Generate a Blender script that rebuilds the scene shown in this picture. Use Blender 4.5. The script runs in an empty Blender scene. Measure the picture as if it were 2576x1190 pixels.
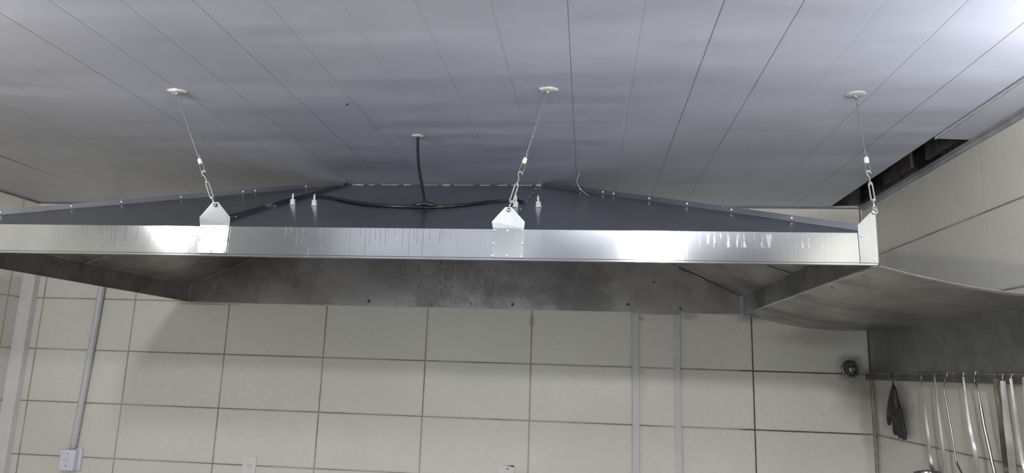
import bpy, bmesh, math, random
from mathutils import Vector, Matrix
random.seed(7)
COL = bpy.context.scene.collection
SC = bpy.context.scene
V = Vector

# ------------------------------------------------------------------ camera
cam_d = bpy.data.cameras.new('camera')
cam = bpy.data.objects.new('camera', cam_d)
COL.objects.link(cam)
cam_d.sensor_width = 36.0
cam_d.lens = 1742.97 / 2576 * 36.0
cam_d.clip_start = 0.02
r = V((0.99399879, 0.10468705, 0.03173382))
u = V((-0.01135428, -0.18979249, 0.98175857))
f = V((-0.10880025, 0.97622714, 0.18746486))
m = Matrix((r, u, -f)).transposed().to_4x4()
m.translation = V((0, 0, 1.6))
cam.matrix_world = m
SC.camera = cam

# ------------------------------------------------------------------ world, exposure
w = bpy.data.worlds.new('world')
SC.world = w
w.use_nodes = True
w.node_tree.nodes['Background'].inputs[0].default_value = (0.02, 0.02, 0.022, 1)
w.node_tree.nodes['Background'].inputs[1].default_value = 0.3
SC.view_settings.view_transform = 'Standard'
SC.view_settings.look = 'None'
SC.view_settings.gamma = 1.0
SC.view_settings.use_curve_mapping = False
SC.view_settings.exposure = 0.0
BULB1 = (0.404, -0.11, 2.40)      # positions of the two bulbs under the ceiling
BULB2 = (-2.145, 0.985, 2.40)
BULB_E1 = 1200.0
BULB_E2 = 560.0
FILL_BULB3 = (1.38, 1.58, 2.25)  # extra bulb added to brighten the right side
FILL_BULB_E3 = 140.0
BULB_R = 0.055
# cool fill light through a wide window added in the wall behind the viewer
WIN = (-3.0, -0.5, 0.9, 2.2)
ld = bpy.data.lights.new('window_fill', 'AREA')
ld.shape = 'RECTANGLE'
ld.size, ld.size_y = WIN[1] - WIN[0], WIN[3] - WIN[2]
ld.energy = 48.0
ld.color = (0.86, 0.91, 1.0)
lo = bpy.data.objects.new('window_fill', ld)
COL.objects.link(lo)
lo.location = ((WIN[0] + WIN[1]) / 2, -3.30, (WIN[2] + WIN[3]) / 2)
lo.rotation_euler = (math.radians(90), 0, 0)

# ------------------------------------------------------------------ dimensions (metres)
Z0 = 1.6
CZ = 2.543                         # ceiling
YB = 3.949                         # back wall
XL, XR = -3.467, 1.516             # left / right wall
YF = -3.2                          # wall behind the camera
HL, HR = -2.385, 0.857             # hood left / right
HY = 2.141                         # hood front
HB, HT = 1.940, 2.034              # fascia bottom / top
C1, C2, CY = -1.270, -0.257, 3.477 # top of the hood at the ceiling
GAPX = 1.341                       # where the fixed ceiling ends


# ------------------------------------------------------------------ node helpers
class NT:
    def __init__(s, name):
        s.m = bpy.data.materials.new(name)
        s.m.use_nodes = True
        s.t = s.m.node_tree
        s.b = s.t.nodes['Principled BSDF']
        s._pos = None

    def n(s, typ, **kw):
        x = s.t.nodes.new(typ)
        for k, v in kw.items():
            setattr(x, k, v)
        return x

    def l(s, a, b):
        s.t.links.new(a, b)

    def pos(s):
        if s._pos is None:
            g = s.n('ShaderNodeNewGeometry')
            sep = s.n('ShaderNodeSeparateXYZ')
            s.l(g.outputs['Position'], sep.inputs[0])
            s._pos = (g.outputs['Position'], sep.outputs[0], sep.outputs[1], sep.outputs[2])
        return s._pos

    def ma(s, op, a, b=None, c=None, clamp=False):
        x = s.n('ShaderNodeMath', operation=op, use_clamp=clamp)
        for i, v in enumerate((a, b, c)):
            if v is None:
                continue
            if isinstance(v, (int, float)):
                x.inputs[i].default_value = v
            else:
                s.l(v, x.inputs[i])
        return x.outputs[0]

    def noise(s, scale, detail=3, rough=0.55, stretch=(1, 1, 1)):
        mp = s.n('ShaderNodeMapping')
        mp.inputs['Scale'].default_value = stretch
        s.l(s.pos()[0], mp.inputs[0])
        x = s.n('ShaderNodeTexNoise')
        x.inputs['Scale'].default_value = scale
        x.inputs['Detail'].default_value = detail
        x.inputs['Roughness'].default_value = rough
        s.l(mp.outputs[0], x.inputs['Vector'])
        return x.outputs['Fac']

    def ramp(s, v, a, b, lo=0.0, hi=1.0):
        x = s.n('ShaderNodeMapRange')
        x.clamp = True
        x.interpolation_type = 'SMOOTHSTEP'
        for i, q in enumerate((a, b, lo, hi)):
            x.inputs[i + 1].default_value = q
        s.l(v, x.inputs[0])
        return x.outputs[0]

    def mix(s, fac, a, b, mode='MIX'):
        x = s.n('ShaderNodeMix', data_type='RGBA', blend_type=mode)
        for sock, v in ((x.inputs['Factor'], fac), (x.inputs['A'], a), (x.inputs['B'], b)):
            if isinstance(v, (int, float)):
                sock.default_value = v
            elif isinstance(v, tuple):
                sock.default_value = (*v, 1) if len(v) == 3 else v
            else:
                s.l(v, sock)
        return x.outputs['Result']

    def set(s, **kw):
        for k, v in kw.items():
            k = k.replace('_', ' ')
            i = s.b.inputs[k]
            if isinstance(v, (int, float)):
                i.default_value = v
            elif isinstance(v, tuple):
                i.default_value = (*v, 1) if len(v) == 3 else v
            else:
                s.l(v, i)
        return s

    def bump(s, h, strength=0.2, dist=0.01):
        x = s.n('ShaderNodeBump')
        x.inputs['Strength'].default_value = strength
        x.inputs['Distance'].default_value = dist
        s.l(h, x.inputs['Height'])
        s.l(x.outputs[0], s.b.inputs['Normal'])


def plain(name, col, rough=0.5, metal=0.0, var=0.08, sc=30):
    t = NT(name)
    c = t.mix(t.ramp(t.noise(sc), 0.3, 0.7), tuple(x * (1 - var) for x in col), tuple(min(1, x * (1 + var)) for x in col))
    t.set(Base_Color=c, Roughness=rough, Metallic=metal)
    return t.m


# ------------------------------------------------------------------ materials
def tile_mat(name, axis, u0, flip=False, light_v=False, joints=True, dark_v=None, stains=()):
    """glazed wall tiles 0.605 x 0.309 with sanded grout; rows count down from z 1.63"""
    t = NT(name)
    P, X, Y, Z = t.pos()
    U = X if axis == 'x' else Y
    fu = t.ma('FRACT', t.ma('DIVIDE', t.ma('SUBTRACT', U, u0), 0.6054))
    fz = t.ma('FRACT', t.ma('DIVIDE', t.ma('SUBTRACT', Z, 1.630), 0.3093))
    du = t.ma('MULTIPLY', t.ma('MINIMUM', fu, t.ma('SUBTRACT', 1.0, fu)), 0.6054)
    dz = t.ma('MULTIPLY', t.ma('MINIMUM', fz, t.ma('SUBTRACT', 1.0, fz)), 0.3093)
    wob = t.ma('MULTIPLY', t.ma('SUBTRACT', t.noise(25, 4), 0.5), 0.0022)
    gu = t.ramp(t.ma('ADD', du, wob), 0.0024, 0.0044, 1, 0)
    gz = t.ramp(t.ma('ADD', dz, wob), 0.0024, 0.0044, 1, 0)
    if not joints:
        gu = t.ma('MULTIPLY', gu, 0.0)
    g = t.ma('MAXIMUM', gu, gz)
    base = t.mix(t.ramp(t.noise(1.7, 4), 0.3, 0.7), (0.575, 0.570, 0.515), (0.63, 0.625, 0.575))
    base = t.mix(t.ramp(t.noise(45, 3), 0.35, 0.65), base, t.mix(0.5, base, (0.56, 0.55, 0.505)))
    speck = t.ramp(t.noise(60, 1, 0.4), 0.785, 0.81)
    base = t.mix(t.ma('MULTIPLY', speck, 0.7), base, (0.22, 0.20, 0.17))
    halo = t.ramp(t.ma('ADD', t.ma('MINIMUM', du, dz), t.ma('MULTIPLY', wob, 4.0)), 0.004, 0.016, 0.16, 0)
    base = t.mix(halo, base, (0.33, 0.30, 0.25))
    gc = t.mix(t.ramp(t.noise(3.2, 4), 0.35, 0.65), (0.22, 0.19, 0.145), (0.37, 0.34, 0.29))
    if dark_v:
        gc = t.mix(t.ramp(U, dark_v[0], dark_v[1]), gc, (0.075, 0.062, 0.052))
    if light_v:
        gc = t.mix(t.ma('MULTIPLY', gu, t.ma('SUBTRACT', 1.0, gz)), gc, (0.66, 0.655, 0.61))
    c = t.mix(g, base, gc)
    for (su, sz, ru, rz, amt, scol) in stains:          # soot and grease marks on the glaze
        a = t.ma('DIVIDE', t.ma('SUBTRACT', U, su), ru)
        b = t.ma('DIVIDE', t.ma('SUBTRACT', Z, sz), rz)
        dd = t.ma('SQRT', t.ma('ADD', t.ma('MULTIPLY', a, a), t.ma('MULTIPLY', b, b)))
        dd = t.ma('ADD', dd, t.ma('MULTIPLY', t.ma('SUBTRACT', t.noise(9, 5, 0.65), 0.5), 1.3))
        c = t.mix(t.ramp(dd, 0.25, 1.1, amt, 0.0), c, scol)
    # bare masonry above the false ceiling
    raw = t.mix(t.ramp(t.noise(5, 5), 0.42, 0.58), (0.05, 0.05, 0.06), (0.15, 0.145, 0.15))
    top = t.ramp(Z, 2.553, 2.556)
    c = t.mix(top, c, raw)
    rg = t.ma('MAXIMUM', t.ma('MULTIPLY', g, 0.8), t.ma('ADD', 0.27, t.ma('MULTIPLY', t.noise(8), 0.12)))
    rg = t.ma('MAXIMUM', rg, t.ma('MULTIPLY', top, 0.95))
    t.set(Base_Color=c, Roughness=rg)
    t.b.inputs['Specular IOR Level'].default_value = 0.45
    h = t.ma('SUBTRACT', t.ma('MULTIPLY', t.noise(2.5, 2), 0.4), t.ma('MULTIPLY', g, 0.5))
    t.bump(h, 0.35, 0.004)
    return t.m


def pvc_mat(name):
    """white PVC boards 20 cm wide"""
    t = NT(name)
    P, X, Y, Z = t.pos()
    q = t.ma('DIVIDE', t.ma('SUBTRACT', X, -0.0594), 0.2)
    fr = t.ma('FRACT', q)
    d = t.ma('MULTIPLY', t.ma('MINIMUM', fr, t.ma('SUBTRACT', 1.0, fr)), 0.2)
    idx = t.ma('ROUND', q)
    wn = t.n('ShaderNodeTexWhiteNoise', noise_dimensions='1D')
    t.l(idx, wn.inputs['W'])
    # one joint near the left wall stands open
    openj = t.ma('MULTIPLY', t.ma('COMPARE', idx, -14.0, 0.1), t.ramp(Y, 2.9, 3.7, 1.0, 0.0))
    wid = t.ma('ADD', 0.0008, t.ma('MULTIPLY', openj, 0.0055))
    j = t.ma('LESS_THAN', d, t.ma('ADD', wid, t.ma('MULTIPLY', wn.outputs['Value'], 0.0007)))
    gv = t.ma('MAXIMUM', openj, t.ma('ADD', 0.28, t.ma('MULTIPLY', wn.outputs['Value'], 0.5)))
    dirt = t.ramp(t.noise(1.5, 6, 0.65, (1.0, 1.6, 1)), 0.38, 0.68)
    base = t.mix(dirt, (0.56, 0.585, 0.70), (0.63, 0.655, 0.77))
    left_dim = t.ma('MULTIPLY', t.ramp(X, 0.4, -3.0), 0.9)  # weaker light towards the left, painted in as darker, greyer boards
    base = t.mix(left_dim, base, (0.40, 0.40, 0.42))
    smear = t.ma('MULTIPLY', t.ramp(t.noise(3.2, 8, 0.75, (1, 2.2, 1)), 0.56, 0.70), 0.22)
    base = t.mix(smear, base, (0.68, 0.69, 0.76))
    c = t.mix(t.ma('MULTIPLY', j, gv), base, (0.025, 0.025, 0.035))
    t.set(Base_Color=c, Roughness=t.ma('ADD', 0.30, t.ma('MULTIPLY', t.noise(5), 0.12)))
    t.b.inputs['Specular IOR Level'].default_value = 0.5
    h = t.ma('ADD', t.ma('MULTIPLY', t.noise(1.3, 2, 0.4, (0.6, 2.4, 1)), 1.0), t.ma('MULTIPLY', t.ramp(d, 0.0, 0.012), 0.03))
    t.bump(h, 0.8, 0.022)
    return t.m


def steel(name, col, rough, grime=0.0, drips=False, var=0.12, rv=0.12, aniso=0.0, streak='z', bstr=0.12, spots=False):
    t = NT(name)
    P, X, Y, Z = t.pos()
    st = (60, 60, 2.0) if streak == 'z' else (2.0, 60, 60)
    brushed = t.noise(4, 3, 0.6, st)
    cloud = t.noise(2.3, 5, 0.6)
    c = t.mix(t.ramp(cloud, 0.3, 0.7), tuple(x * (1 - var) for x in col), tuple(min(1, x * (1 + var)) for x in col))
    c = t.mix(t.ma('MULTIPLY', t.ramp(brushed, 0.35, 0.65), 0.35), c, tuple(min(1, x * 1.15) for x in col))
    R = t.ma('ADD', rough, t.ma('MULTIPLY', t.ma('SUBTRACT', cloud, 0.5), rv * 2))
    hb = t.ma('ADD', t.ma('MULTIPLY', brushed, 0.15), t.ma('MULTIPLY', t.noise(3.5, 3), 1.0))
    if grime:
        gr = t.ma('MULTIPLY', t.ramp(t.noise(2.1, 7, 0.7), 0.40, 0.66), grime)
        c = t.mix(gr, c, (0.055, 0.052, 0.050))
        R = t.ma('ADD', R, t.ma('MULTIPLY', gr, 0.25))
    if spots:   # baked-on grease drops and runs
        sp = t.ramp(t.noise(85, 2, 0.5, (1, 1, 0.42)), 0.62, 0.69)
        area = t.ma('MULTIPLY', t.ramp(X, -1.35, -0.95), t.ramp(X, -0.3, -0.62))
        sp = t.ma('MULTIPLY', sp, t.ma('MULTIPLY', area, 0.45))
        c = t.mix(sp, c, (0.02, 0.02, 0.02))
    if drips:   # runs of dried condensate and pale wipe marks on the fascia
        warp = t.ma('MULTIPLY', t.ma('SUBTRACT', t.noise(22, 2), 0.5), 0.010)
        xx = t.ma('ADD', X, warp)
        q = t.ma('MULTIPLY', xx, 62.0)
        cell = t.ma('FLOOR', q)
        w1 = t.n('ShaderNodeTexWhiteNoise', noise_dimensions='1D')
        t.l(cell, w1.inputs['W'])
        w2 = t.n('ShaderNodeTexWhiteNoise', noise_dimensions='1D')
        t.l(t.ma('ADD', cell, 0.37), w2.inputs['W'])
        offc = t.ma('ADD', 0.15, t.ma('MULTIPLY', w1.outputs['Value'], 0.7))
        line = t.ramp(t.ma('ABSOLUTE', t.ma('SUBTRACT', t.ma('FRACT', q), offc)), 0.035, 0.065, 1.0, 0.0)
        ln = t.ma('MULTIPLY', t.ma('POWER', w2.outputs['Value'], 1.5), 0.10)
        on = t.ma('GREATER_THAN', Z, t.ma('SUBTRACT', HT, ln))
        a1 = t.ma('MULTIPLY', t.ramp(X, -1.78, -1.62), t.ramp(X, -1.20, -1.32))
        a2 = t.ma('MULTIPLY', t.ramp(X, -0.82, -0.72), t.ramp(X, -0.34, -0.48))
        ar = t.ma('MAXIMUM', a1, a2)
        dr = t.ma('MULTIPLY', t.ma('MULTIPLY', line, on), ar)
        c = t.mix(t.ma('MULTIPLY', dr, 0.6), c, (0.14, 0.14, 0.14))
        wn = t.noise(9, 4, 0.7, (7, 1, 1.1))
        wipe = t.ramp(wn, 0.565, 0.61)
        a3 = t.ma('MULTIPLY', t.ramp(X, 0.30, 0.42), t.ramp(X, 0.78, 0.68))
        a3 = t.ma('MULTIPLY', a3, t.ma('MULTIPLY', t.ramp(Z, 1.982, 1.99), t.ramp(Z, 2.033, 2.022)))
        a4 = t.ma('MULTIPLY', t.ma('MULTIPLY', t.ramp(X, -1.75, -1.60), t.ramp(X, -0.8, -1.0)), t.ramp(t.noise(3.1, 2), 0.5, 0.6))
        wm = t.ma('MULTIPLY', wipe, t.ma('MAXIMUM', a3, t.ma('MULTIPLY', a4, 0.6)))
        c = t.mix(t.ma('MULTIPLY', wm, 0.55), c, (0.93, 0.93, 0.93))
        R = t.ma('ADD', R, t.ma('MULTIPLY', wm, 0.12))
    t.set(Base_Color=c, Roughness=R, Metallic=1.0)
    if aniso:
        t.b.inputs['Anisotropic'].default_value = aniso
        tv = t.n('ShaderNodeCombineXYZ')
        tv.inputs[2].default_value = 1.0
        t.l(tv.outputs[0], t.b.inputs['Tangent'])
    t.bump(hb, bstr, 0.006)
    return t.m


M = {}
SOOT = (0.16, 0.15, 0.135)
M['tile_back'] = tile_mat('tile_back', 'x', -2.7322, dark_v=(0.80, 0.86), stains=[
    (1.408, 1.66, 0.10, 0.09, 0.75, (0.10, 0.095, 0.085)), (1.30, 1.82, 0.34, 0.07, 0.35, SOOT),
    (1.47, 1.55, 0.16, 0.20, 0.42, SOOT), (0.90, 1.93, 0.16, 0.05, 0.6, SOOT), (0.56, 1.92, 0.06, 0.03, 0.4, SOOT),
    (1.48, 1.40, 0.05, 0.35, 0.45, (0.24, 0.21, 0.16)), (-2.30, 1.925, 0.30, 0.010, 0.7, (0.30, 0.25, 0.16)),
    (-0.31, 1.87, 0.022, 0.05, 0.55, (0.27, 0.23, 0.18)), (1.30, 2.47, 0.5, 0.05, 0.25, SOOT)])
M['tile_pillar'] = tile_mat('tile_pillar', 'x', -2.7322, joints=False, stains=[
    (0.305, 1.55, 0.03, 0.12, 0.35, (0.42, 0.40, 0.25)), (0.30, 1.90, 0.03, 0.02, 0.5, SOOT)])
M['tile_right'] = tile_mat('tile_right', 'y', 3.3857, light_v=True, stains=[
    (3.72, 1.50, 0.30, 0.15, 0.5, SOOT), (3.93, 1.40, 0.05, 0.30, 0.55, (0.2, 0.17, 0.13)),
    (3.60, 2.20, 0.15, 0.12, 0.25, (0.38, 0.38, 0.34))])
M['tile_left'] = tile_mat('tile_left', 'y', 3.22)
M['tile_front'] = tile_mat('tile_front', 'x', -2.7322)
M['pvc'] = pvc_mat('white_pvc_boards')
M['steel_out'] = steel('bright_sheet_steel', (0.45, 0.46, 0.47), 0.115, rv=0.02, drips=True, aniso=0.7, bstr=0.05)
M['steel_brk'] = steel('bracket_sheet_steel', (0.38, 0.39, 0.40), 0.24, rv=0.05, aniso=0.0, bstr=0.12)
M['steel_top'] = steel('dull_upper_steel', (0.29, 0.298, 0.335), 0.22, var=0.05, bstr=0.04)
M['steel_flange'] = steel('flange_steel', (0.40, 0.405, 0.435), 0.30, var=0.06)
M['steel_in'] = steel('greasy_inner_steel', (0.335, 0.325, 0.315), 0.30, grime=0.55, bstr=0.10, spots=True)
M['steel_side'] = steel('sooty_side_steel', (0.42, 0.415, 0.41), 0.33, grime=0.55, streak='x', bstr=0.12)
M['steel_dark'] = steel('dark_wall_steel', (0.34, 0.34, 0.345), 0.42, grime=0.35, streak='x', bstr=0.05)
M['rivet'] = plain('rivet_metal', (0.75, 0.75, 0.73), 0.3, 1.0)
M['chrome'] = plain('polished_steel', (0.30, 0.298, 0.29), 0.30, 1.0)
M['wire'] = plain('wire_rope', (0.30, 0.30, 0.31), 0.45, 0.8, 0.3, 400)
M['zinc'] = plain('zinc_steel', (0.50, 0.50, 0.475), 0.4, 0.8)
M['darkrod'] = plain('dark_reflection_steel', (0.09, 0.075, 0.068), 0.25, 1.0, 0.3, 12)  # brown-black colour stands in for a dark reflection in the handle
M['tape'] = plain('cream_sleeve', (0.70, 0.68, 0.58), 0.6, 0, 0.12, 150)
M['plastic'] = plain('white_plastic', (0.66, 0.66, 0.68), 0.35, 0, 0.03)
M['nylon'] = plain('milky_nylon', (0.50, 0.52, 0.53), 0.4, 0, 0.05)
M['outlet'] = plain('outlet_plastic', (0.62, 0.62, 0.60), 0.4, 0, 0.03)
M['box'] = plain('switch_box_plastic', (0.64, 0.63, 0.72), 0.35, 0, 0.03)
M['hole'] = plain('dark_hole', (0.02, 0.02, 0.02), 0.8)
M['screw_dark'] = plain('dark_screw', (0.10, 0.10, 0.11), 0.5, 0.6)
M['cable'] = plain('black_cable', (0.012, 0.012, 0.015), 0.35, 0, 0.2, 60)
M['conduit'] = plain('grey_conduit', (0.46, 0.47, 0.49), 0.38, 0, 0.04)
M['trim'] = plain('corner_trim_paint', (0.50, 0.505, 0.50), 0.45, 0, 0.05, 8)
M['corner'] = plain('corner_strip', (0.60, 0.60, 0.60), 0.45, 0, 0.04, 8)
M['moulding'] = plain('shadow_gap_moulding', (0.15, 0.15, 0.165), 0.5, 0, 0.2, 6)  # dark tone paints the shadow gap under the ceiling edge
M['caulk'] = plain('white_caulk', (0.60, 0.60, 0.57), 0.6, 0, 0.2, 40)
M['glove'] = plain('black_rubber', (0.020, 0.020, 0.022), 0.6, 0, 0.3, 60)
M['floor'] = plain('pale_floor', (0.42, 0.415, 0.40), 0.5, 0, 0.15, 3)
M['slab'] = plain('raw_concrete', (0.10, 0.09, 0.085), 0.9, 0, 0.3, 6)
M['socketmetal'] = plain('old_pipe_metal', (0.24, 0.235, 0.225), 0.3, 1.0, 0.3, 60)
M['seal'] = plain('grout_smear', (0.25, 0.235, 0.20), 0.8, 0, 0.3, 60)


# ------------------------------------------------------------------ mesh helpers
def link(name, bm, mat, parent=None, smooth=False):
    me = bpy.data.meshes.new(name)
    bmesh.ops.recalc_face_normals(bm, faces=bm.faces)
    bm.to_mesh(me)
    bm.free()
    me.materials.append(mat)
    if smooth:
        for p in me.polygons:
            p.use_smooth = True
    o = bpy.data.objects.new(name, me)
    COL.objects.link(o)
    if parent is not None:
        o.parent = parent
        o.matrix_parent_inverse = Matrix.Translation(-V(parent.location))
    return o


def smooth_angle(o, deg=35):
    for p in o.data.polygons:
        p.use_smooth = True
    try:
        o.data.set_sharp_from_angle(angle=math.radians(deg))
    except Exception:
        pass
    return o


def box(bm, x0, x1, y0, y1, z0, z1, bevel=0):
    b = bmesh.new()
    vs = [b.verts.new((x, y, z)) for x in (x0, x1) for y in (y0, y1) for z in (z0, z1)]
    for fc in ((0, 1, 3, 2), (4, 6, 7, 5), (0, 4, 5, 1), (2, 3, 7, 6), (0, 2, 6, 4), (1, 5, 7, 3)):
        b.faces.new([vs[i] for i in fc])
    if bevel:
        bmesh.ops.bevel(b, geom=b.edges[:], offset=bevel, segments=2, affect='EDGES', profile=0.7)
    merge(bm, b)
    return bm


def merge(bm, b):
    me = bpy.data.meshes.new('tmp')
    b.to_mesh(me)
    b.free()
    bm.from_mesh(me)
    bpy.data.meshes.remove(me)


def plate(bm, pts, off):
    """flat polygon given thickness: extruded by the vector off"""
    off = V(off)
    a = [bm.verts.new(V(p)) for p in pts]
    b = [bm.verts.new(V(p) + off) for p in pts]
    n = len(pts)
    bm.faces.new(a)
    bm.faces.new(b[::-1])
    for i in range(n):
        bm.faces.new((a[i], a[(i + 1) % n], b[(i + 1) % n], b[i]))
    return bm


def tube(bm, pts, rad, seg=10, caps=True):
    pts = [V(p) for p in pts]
    rs = rad if isinstance(rad, (list, tuple)) else [rad] * len(pts)
    rings = []
    prev = None
    for i, p in enumerate(pts):
        if i == 0:
            d = pts[1] - p
        elif i == len(pts) - 1:
            d = p - pts[i - 1]
        else:
            d = (pts[i + 1] - p).normalized() + (p - pts[i - 1]).normalized()
        d.normalize()
        if prev is None:
            a = d.cross(V((0, 0, 1)))
            if a.length < 0.1:
                a = d.cross(V((1, 0, 0)))
        else:
            a = prev - d * prev.dot(d)
            if a.length < 1e-4:
                a = d.orthogonal()
        a.normalize()
        prev = a
        b = d.cross(a)
        rings.append([bm.verts.new(p + (a * math.cos(t) + b * math.sin(t)) * rs[i]) for t in [2 * math.pi * k / seg for k in range(seg)]])
    for i in range(len(rings) - 1):
        for k in range(seg):
            bm.faces.new((rings[i][k], rings[i][(k + 1) % seg], rings[i + 1][(k + 1) % seg], rings[i + 1][k]))
    if caps:
        bm.faces.new(rings[0][::-1])
        bm.faces.new(rings[-1])
    return bm


def curve_pts(pts, n=6):
    """Catmull-Rom through pts"""
    pts = [V(p) for p in pts]
    out = []
    for i in range(len(pts) - 1):
        p0 = pts[max(i - 1, 0)]
        p1, p2 = pts[i], pts[i + 1]
        p3 = pts[min(i + 2, len(pts) - 1)]
        for k in range(n):
            t = k / n
            out.append(0.5 * ((2 * p1) + (p2 - p0) * t + (2 * p0 - 5 * p1 + 4 * p2 - p3) * t * t + (3 * p1 - p0 - 3 * p2 + p3) * t ** 3))
    out.append(pts[-1])
    return out


def lathe(bm, prof, center, axis=(0, 0, 1), seg=24):
    """prof: list of (radius, height) along the axis"""
    ax = V(axis).normalized()
    a = ax.orthogonal().normalized()
    b = ax.cross(a)
    c = V(center)
    rings = []
    for (rr, h) in prof:
        rr = max(rr, 1e-5)
        rings.append([bm.verts.new(c + ax * h + (a * math.cos(t) + b * math.sin(t)) * rr) for t in [2 * math.pi * k / seg for k in range(seg)]])
    for i in range(len(rings) - 1):
        for k in range(seg):
            bm.faces.new((rings[i][k], rings[i][(k + 1) % seg], rings[i + 1][(k + 1) % seg], rings[i + 1][k]))
    bm.faces.new(rings[0][::-1])
    bm.faces.new(rings[-1])
    return bm


def ribbon(bm, pts, widths, wdir, th=0.002):
    wdir = V(wdir).normalized()
    rows = []
    pts = [V(p) for p in pts]
    for i, p in enumerate(pts):
        d = (pts[min(i + 1, len(pts) - 1)] - pts[max(i - 1, 0)]).normalized()
        n = d.cross(wdir).normalized()
        hw = widths[i] / 2
        rows.append([bm.verts.new(p + wdir * sx * hw + n * sy * th / 2) for sx, sy in ((-1, -1), (-0.6, -1.5), (0.6, -1.5), (1, -1), (1, 1), (0.6, 1.5), (-0.6, 1.5), (-1, 1))])
    for i in range(len(rows) - 1):
        for k in range(8):
            bm.faces.new((rows[i][k], rows[i][(k + 1) % 8], rows[i + 1][(k + 1) % 8], rows[i + 1][k]))
    bm.faces.new(rows[0][::-1])
    bm.faces.new(rows[-1])
    return bm


def thing(name, label, cat, loc=(0, 0, 0), group=None):
    o = bpy.data.objects.new(name, None)
    COL.objects.link(o)
    o.location = loc
    o.empty_display_size = 0.05
    o['label'] = label
    o['category'] = cat
    if group:
        o['group'] = group
    return o


def tag(o, label, cat, group=None):
    o['label'] = label
    o['category'] = cat
    if group:
        o['group'] = group
    return o


def struct(name, bm, mat, label, cat, smooth=False):
    o = link(name, bm, mat, None, smooth)
    o['kind'] = 'structure'
    o['label'] = label
    o['category'] = cat
    return o


def B():
    return bmesh.new()


# ------------------------------------------------------------------ the room
UP = 2.95
struct('wall_back', box(B(), XL - 0.15, XR + 0.15, YB, YB + 0.15, 0, UP), M['tile_back'], 'back wall of large cream glazed tiles below and behind the hood', 'wall')
struct('wall_left', box(B(), XL - 0.15, XL, YF, YB - 0.0005, 0, UP), M['tile_left'], 'left wall of cream tiles seen at the left edge', 'wall')
struct('wall_right', box(B(), XR, XR + 0.15, YF, YB - 0.0005, 0, UP), M['tile_right'], 'right wall of cream tiles with pale vertical joints', 'wall')
bm = B()
box(bm, XL - 0.15, WIN[0], YF - 0.15, YF - 0.0005, 0, UP)
box(bm, WIN[1], XR + 0.15, YF - 0.15, YF - 0.0005, 0, UP)
box(bm, WIN[0], WIN[1], YF - 0.15, YF - 0.0005, 0, WIN[2])
box(bm, WIN[0], WIN[1], YF - 0.15, YF - 0.0005, WIN[3], UP)
struct('wall_front', bm, M['tile_front'], 'tiled wall behind the viewer', 'wall')
struct('floor', box(B(), XL - 0.15, XR + 0.15, YF - 0.15, YB + 0.15, -0.1, -0.0005), M['floor'], 'grey kitchen floor', 'floor')
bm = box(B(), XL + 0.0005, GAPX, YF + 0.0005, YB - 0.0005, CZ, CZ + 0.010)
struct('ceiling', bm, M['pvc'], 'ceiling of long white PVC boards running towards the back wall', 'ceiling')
bm = box(B(), XL - 0.15, XR + 0.15, YF - 0.15, YB + 0.15, UP + 0.0005, UP + 0.1)
struct('ceiling_slab', bm, M['slab'], 'dark raw slab above the boards, seen through the gap', 'ceiling')

bm = B()
for xx in (WIN[0], (WIN[0] + WIN[1]) / 2 - 0.02, WIN[1] - 0.04):
    box(bm, xx, xx + 0.04, YF - 0.06, YF - 0.02, WIN[2], WIN[3])
for zz in (WIN[2], WIN[3] - 0.04):
    box(bm, WIN[0] + 0.04, WIN[1] - 0.04, YF - 0.06, YF - 0.02, zz, zz + 0.04)
struct('added_window_1', bm, M['plastic'], 'white frame of the window added for fill light behind the viewer', 'window')

# loose board beside the right wall: its inner edge hangs a little lower
lb = thing('ceiling_panel', 'loose white ceiling board beside the gap along the right wall', 'panel', (1.43, 2.0, CZ))
bm = B()
prof = [(1.345, CZ - 0.006), (1.503, CZ + 0.000), (1.503, CZ + 0.009), (1.345, CZ + 0.003)]
y_far = [2.747, 2.783, 2.783, 2.747]
plate_a = [bm.verts.new((x, YF + 0.01, z)) for x, z in prof]
plate_b = [bm.verts.new((x, y_far[i], z)) for i, (x, z) in enumerate(prof)]
bm.faces.new(plate_a[::-1])
bm.faces.new(plate_b)
for i in range(4):
    bm.faces.new((plate_a[i], plate_a[(i + 1) % 4], plate_b[(i + 1) % 4], plate_b[i]))
PVC2 = plain('loose_board_pvc', (0.55, 0.56, 0.64), 0.35, 0, 0.04, 2)
link('board', bm, PVC2, lb)
bm = B()
tube(bm, [(1.3460, YF + 0.01, CZ - 0.008), (1.3460, 2.749, CZ - 0.008)], 0.0017, 6)
tube(bm, [(1.3535, YF + 0.01, CZ - 0.0075), (1.3535, 2.751, CZ - 0.0075)], 0.0012, 6)
link('edge_tongue', bm, M['plastic'], lb)
# battens and masonry lumps in the cavity above the gap
bm = B()
box(bm, 1.10, 1.514, 3.02, 3.07, CZ + 0.20, CZ + 0.26)
tag(link('timber_batten', bm, M['slab']), 'dark timber batten crossing the ceiling gap above the right wall', 'batten')
bm = B()
for (ya, yb, za, zb, d) in ((2.80, 3.15, 2.575, 2.72, 0.02), (3.30, 3.60, 2.58, 2.68, 0.016)):
    n = 9
    top = [(XR - 0.001, ya + (yb - ya) * i / n, zb - 0.02 * random.random() - (0.05 * i / n)) for i in range(n + 1)]
    bot = [(XR - 0.001, ya + (yb - ya) * (n - i) / n, za + 0.006 * random.random()) for i in range(n + 1)]
    plate(bm, top + bot, (-d, 0, 0))
tag(link('mortar_patch', bm, plain('pale_mortar', (0.22, 0.205, 0.19), 0.9, 0, 0.3, 20)), 'pale rough mortar patches on the wall inside the ceiling gap', 'mortar')

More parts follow.
